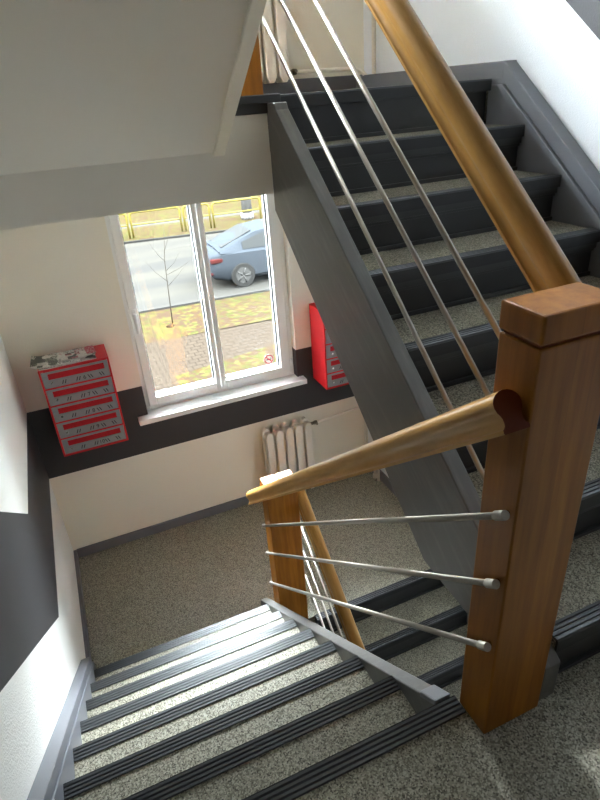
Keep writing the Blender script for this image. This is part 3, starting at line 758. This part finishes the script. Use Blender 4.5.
def gnd(name, polys, m_, label, cat, dz=0.0):
    b = MB()
    for p in polys: b.quad([(x, y, G + dz) for x, y in p])
    return struct(b.build(name, m_), label, cat)

def yl_(x, k): return {1: 9.36 + 0.20 * (x - 0.94), 2: 11.34 - 0.07 * (x - 0.64), 3: 13.50 - 0.06 * (x - 0.83), 4: 22.03 - 0.165 * (x - 0.8), 5: 25.1 - 0.12 * x, 6: 26.1 - 0.12 * x}[k]
def strip_(k0, k1, x0=-30, x1=40): return [(x0, yl_(x0, k0)), (x1, yl_(x1, k0)), (x1, yl_(x1, k1)), (x0, yl_(x0, k1))]
xb = 0.80
gnd('pavement', [[(-30, 3.2), (xb, 3.2), (xb, yl_(xb, 1)), (-30, 9.3)], [(-30, 9.3), (xb, yl_(xb, 1)), (xb, yl_(xb, 2)), (-30, yl_(-30, 2))], [(xb, yl_(xb, 1)), (9.0, yl_(9.0, 1)), (9.0, yl_(9.0, 2)), (xb, yl_(xb, 2))]], BM_, 'beige brick pavement outside the window', 'pavement')
gnd('lawn', [[(xb, 3.2), (9.0, 3.2), (9.0, yl_(9.0, 1)), (xb, yl_(xb, 1))], [(9.0, 3.2), (40, 3.2), (40, yl_(40, 2)), (9.0, yl_(9.0, 2))], strip_(2, 3), strip_(4, 5), [(-30, yl_(-30, 6)), (40, yl_(40, 6)), (40, 70), (-30, 70)]],
    LM, 'yellow green grass strewn with autumn leaves on both sides of the street', 'lawn')
gnd('road', [strip_(3, 4)], road_mat(), 'pale asphalt road beyond the near grass strip', 'road')
gnd('path', [strip_(5, 6)], mat('path_concrete', oc(0.042, 0.04, 0.035)[:3], 0.9, spec=0), 'pale path across the grass beyond the road', 'path')
gnd('ground', [[(-30, -6), (40, -6), (40, 3.2), (-30, 3.2)]], mat('gravel', oc(0.07, 0.065, 0.06)[:3], 0.9, spec=0), 'gravel strip at the foot of the building', 'ground')
b = MB(); b.prism([(-30, yl_(-30, 3) - 0.05), (40, yl_(40, 3) - 0.05), (40, yl_(40, 3) + 0.06), (-30, yl_(-30, 3) + 0.06)], 2, G - 0.1, G + 0.05); struct(b.build('kerb', mat('kerb_stone', oc(0.04, 0.038, 0.035)[:3], 0.9, spec=0)), 'pale kerb along the near side of the road', 'kerb')
b = MB(); b.prism([(-30, yl_(-30, 4) - 0.05), (40, yl_(40, 4) - 0.05), (40, yl_(40, 4) + 0.07), (-30, yl_(-30, 4) + 0.07)], 2, G - 0.1, G + 0.07); struct(b.build('kerb', mat('far_kerb_stone', oc(0.028, 0.027, 0.025)[:3], 0.9, spec=0)), 'grey kerb along the far side of the road', 'kerb')

# yellow tubular street railings
YEL = mat('railing_yellow', oc(0.17, 0.135, 0.03)[:3], 0.5, spec=0)
def hoop(x0, x1, y0, y1, h, label):
    t = thing('street_railing', label, 'railing', (x0, y0, G), 'yellow railings beyond the road')
    def P(u, z): return Vector((x0 + (x1 - x0) * u, y0 + (y1 - y0) * u, G + z))
    k = 0.16 / (x1 - x0) * 1.0
    pts = [P(0, -0.05), P(0, h - 0.16)] + arc(P(0, h - 0.14), P(0, h), P(k, h))[0:] + arc(P(1 - k, h), P(1, h), P(1, h - 0.14)) + [P(1, h - 0.16), P(1, -0.05)]
    b = MB(); b.tube(pts, 0.038, 10); b.build('hoop', YEL, t)
    b = MB(); b.tube([P(0, h * 0.52), P(1, h * 0.52)], 0.028, 10); b.build('cross_bar', YEL, t)
    return t
hoop(2.12, 4.02, 22.65, 22.52, 0.95, 'yellow tubular railing beyond the road seen in the left pane')
hoop(0.0, 1.98, 22.8, 22.66, 0.95, 'yellow tubular railing at the far left, mostly behind the window frame')
hoop(5.30, 7.25, 22.35, 22.2, 0.95, 'yellow tubular railing beyond the road just above the roof of the car')
hoop(4.16, 5.17, 22.5, 22.38, 0.95, 'short yellow railing partly behind the middle window bar')
b = MB(); b.tube([(7.0, 23.2, G - 0.05), (7.0, 23.2, G + 6)], [0.22, 0.17], 18); b.tube([(7.0, 23.2, G), (7.0, 23.2, G + 0.25)], 0.28, 18)
tag(b.build('utility_pole', mat('pole_grey', oc(0.26, 0.25, 0.23)[:3], 0.8, spec=0)), 'thick pale grey pole standing behind the right yellow railing', 'pole')

# bare sapling on the near grass
sp = thing('sapling', 'thin bare sapling on the near grass strip seen through the left pane', 'tree', (1.36, 12.1, G))
bark = mat('sapling_bark', oc(0.05, 0.043, 0.034)[:3], 0.9, spec=0)
b = MB(); b.tube([(1.36, 12.1, G - 0.05), (1.40, 12.1, G + 0.8), (1.44, 12.12, G + 1.5), (1.56, 12.1, G + 2.3)], [0.014, 0.011, 0.008, 0.004], 8); b.build('trunk', bark, sp)
for z_, dx, dz, dy in ((0.95, 0.55, 0.45, 0.1), (1.05, -0.4, 0.5, 0.1), (1.3, 0.35, 0.4, -0.1), (1.5, -0.3, 0.5, -0.1), (1.7, 0.25, 0.5, 0.1), (1.2, 0.6, 0.25, 0.0)):
    b = MB(); x_ = 1.38 + 0.045 * z_
    b.tube([(x_, 12.1, G + z_), (x_ + dx * 0.5, 12.1 + dy, G + z_ + dz * 0.4), (x_ + dx, 12.1 + dy, G + z_ + dz)], [0.0055, 0.004, 0.002], 6); b.build('branch', bark, sp)
b = MB(); b.tube([(1.31, 12.1, G - 0.03), (1.34, 12.1, G + 0.06)], [0.12, 0.03], 8); b.build('leaf_mound', LM, sp)

# car on the road heading right
def car(x0, yn, label):
    t = thing('car', label, 'car', (x0 + 2.3, yn + 0.9, G))
    L_, wd = 4.6, 0.9; yc = yn + wd
    paint = mat('car_paint_blue', oc(0.036, 0.041, 0.047)[:3], 0.5, spec=0.0); dark = mat('car_glass', oc(0.036, 0.037, 0.036)[:3], 0.2, spec=0.0)
    st = [(0.00, .74, .42, .62, .86), (0.10, .82, .30, .62, .95), (0.45, .88, .22, .66, .99), (0.95, .90, .20, .68, .98), (1.8, .90, .20, .68, .96), (2.7, .90, .20, .68, .95), (3.3, .89, .20, .66, .93), (3.9, .87, .22, .62, .86), (4.4, .80, .28, .56, .76), (4.6, .66, .36, .52, .64)]
    b = MB(); b.smooth = True; rings = []
    for x, w, zb, zm, zt in st:
        p = [(-w * .86, zb), (-w * .97, zb + .10), (-w, zm), (-w * .965, zt - .05), (-w * .90, zt), (-w * .45, zt + .02), (0, zt + .025)]
        p = p + [(-a, c) for a, c in p[-2::-1]]
        rings.append([b.bm.verts.new((x0 + x, yc + a, G + c)) for a, c in p])
    for r0, r1 in zip(rings, rings[1:]):
        n = len(r0)
        for i in range(n): b._face([r0[i], r0[(i + 1) % n], r1[(i + 1) % n], r1[i]])
    b._face(rings[0]); b._face(rings[-1][::-1])
    body = b.build('body', paint, t, autosmooth=True)
    cab = [(0.30, .62, 1.00, 1.02), (0.75, .66, 0.98, 1.20), (1.35, .62, 0.97, 1.40), (1.9, .60, .96, 1.46), (2.5, .60, .95, 1.44), (2.95, .62, .94, 1.28), (3.5, .70, .92, .96)]
    b = MB(); b.smooth = True; rings = []
    for x, wr, zb, zt in cab:
        p = [(-.84, zb - .03), (-.80, zb + .02), (-wr - (.80 - wr) * .35, zb + (zt - zb) * .6), (-wr, zt - .02), (-wr * .6, zt + .015), (0, zt + .02)]
        p = p + [(-a, c) for a, c in p[-2::-1]]
        rings.append([b.bm.verts.new((x0 + x, yc + a, G + c)) for a, c in p])
    for r0, r1 in zip(rings, rings[1:]):
        n = len(r0)
        for i in range(n): b._face([r0[i], r0[(i + 1) % n], r1[(i + 1) % n], r1[i]])
    b._face(rings[0]); b._face(rings[-1][::-1]); b.build('cabin_shell', paint, t, autosmooth=True)
    for sgn in (-1, 1):
        for xs in ([(0.95, 1.00, 1.18), (1.45, 1.00, 1.32), (1.9, 1.0, 1.37)], [(1.97, 1.0, 1.37), (2.5, .99, 1.35), (2.8, .98, 1.25), (3.15, .97, 1.06)]):
            b = MB()
            def side(x, z):
                f = min(1, max(0, (z - .97) / .45)); return (x0 + x, yc + sgn * (.815 - .185 * f), G + z)
            for q0, q1 in zip(xs, xs[1:]): b.quad([side(q0[0], q0[1]), side(q1[0], q1[1]), side(q1[0], q1[2]), side(q0[0], q0[2])])
            w = b.build('side_window', dark, t); so = w.modifiers.new('s', 'SOLIDIFY'); so.thickness = 0.015; so.offset = 0
    b = MB(); b.quad([(x0 + .42, yc - .56, G + 1.075), (x0 + .42, yc + .56, G + 1.075), (x0 + 1.3, yc + .52, G + 1.405), (x0 + 1.3, yc - .52, G + 1.405)])
    w = b.build('rear_window', dark, t); so = w.modifiers.new('s', 'SOLIDIFY'); so.thickness = 0.02; so.offset = 0
    red = mat('tail_light_red', oc(0.06, 0.016, 0.014)[:3], 0.4, spec=0)
    for sgn in (-1, 1):
        b = MB(); b.box((x0 + .02, yc + sgn * .66 - .19, G + .74), (x0 + .36, yc + sgn * .66 + .19, G + .86)); b.build('tail_light', red, t, bevel=0.03)
        b = MB(); b.box((x0 + .01, yc + sgn * .62 - .15, G + .42), (x0 + .20, yc + sgn * .62 + .15, G + .49)); b.build('rear_reflector', red, t, bevel=0.02)
    b = MB(); b.box((x0 - .012, yc - .26, G + .68), (x0 + .05, yc + .26, G + .79)); b.build('number_plate', mat('plate_white', oc(0.042, 0.041, 0.038)[:3], 0.5, spec=0), t)
    for sgn in (-1, 1):
        b = MB(); b.tube([(x0 + 3.05, yc + sgn * .86, G + 1.0), (x0 + 3.08, yc + sgn * 1.02, G + 1.04)], [0.05, 0.09], 10); b.build('wing_mirror', paint, t)
        for wx in (0.86, 3.62):
            yo = yc + sgn * .905
            b = MB(); b.tube([(x0 + wx, yo - sgn * .20, G + .33), (x0 + wx, yo - sgn * .01, G + .33), (x0 + wx, yo, G + .33)], [.335, .335, .31], 28); wl = b.build('wheel', mat('tyre', oc(0.028, 0.027, 0.025)[:3], 0.8, spec=0), t)
            b = MB(); b.tube([(x0 + wx, yo - sgn * .03, G + .33), (x0 + wx, yo + sgn * .006, G + .33)], [.22, .21], 24)
            for k in range(5):
                a = k * 2 * PI / 5; b.tube([(x0 + wx, yo + sgn * .01, G + .33), (x0 + wx + .2 * math.cos(a), yo + sgn * .01, G + .33 + .2 * math.sin(a))], .022, 6)
            b.build('rim', mat('alloy', oc(0.06, 0.058, 0.054)[:3], 0.5, spec=0), wl)
    return t
car(2.92, 13.98, 'dark blue car driving right on the road, seen through the right pane')
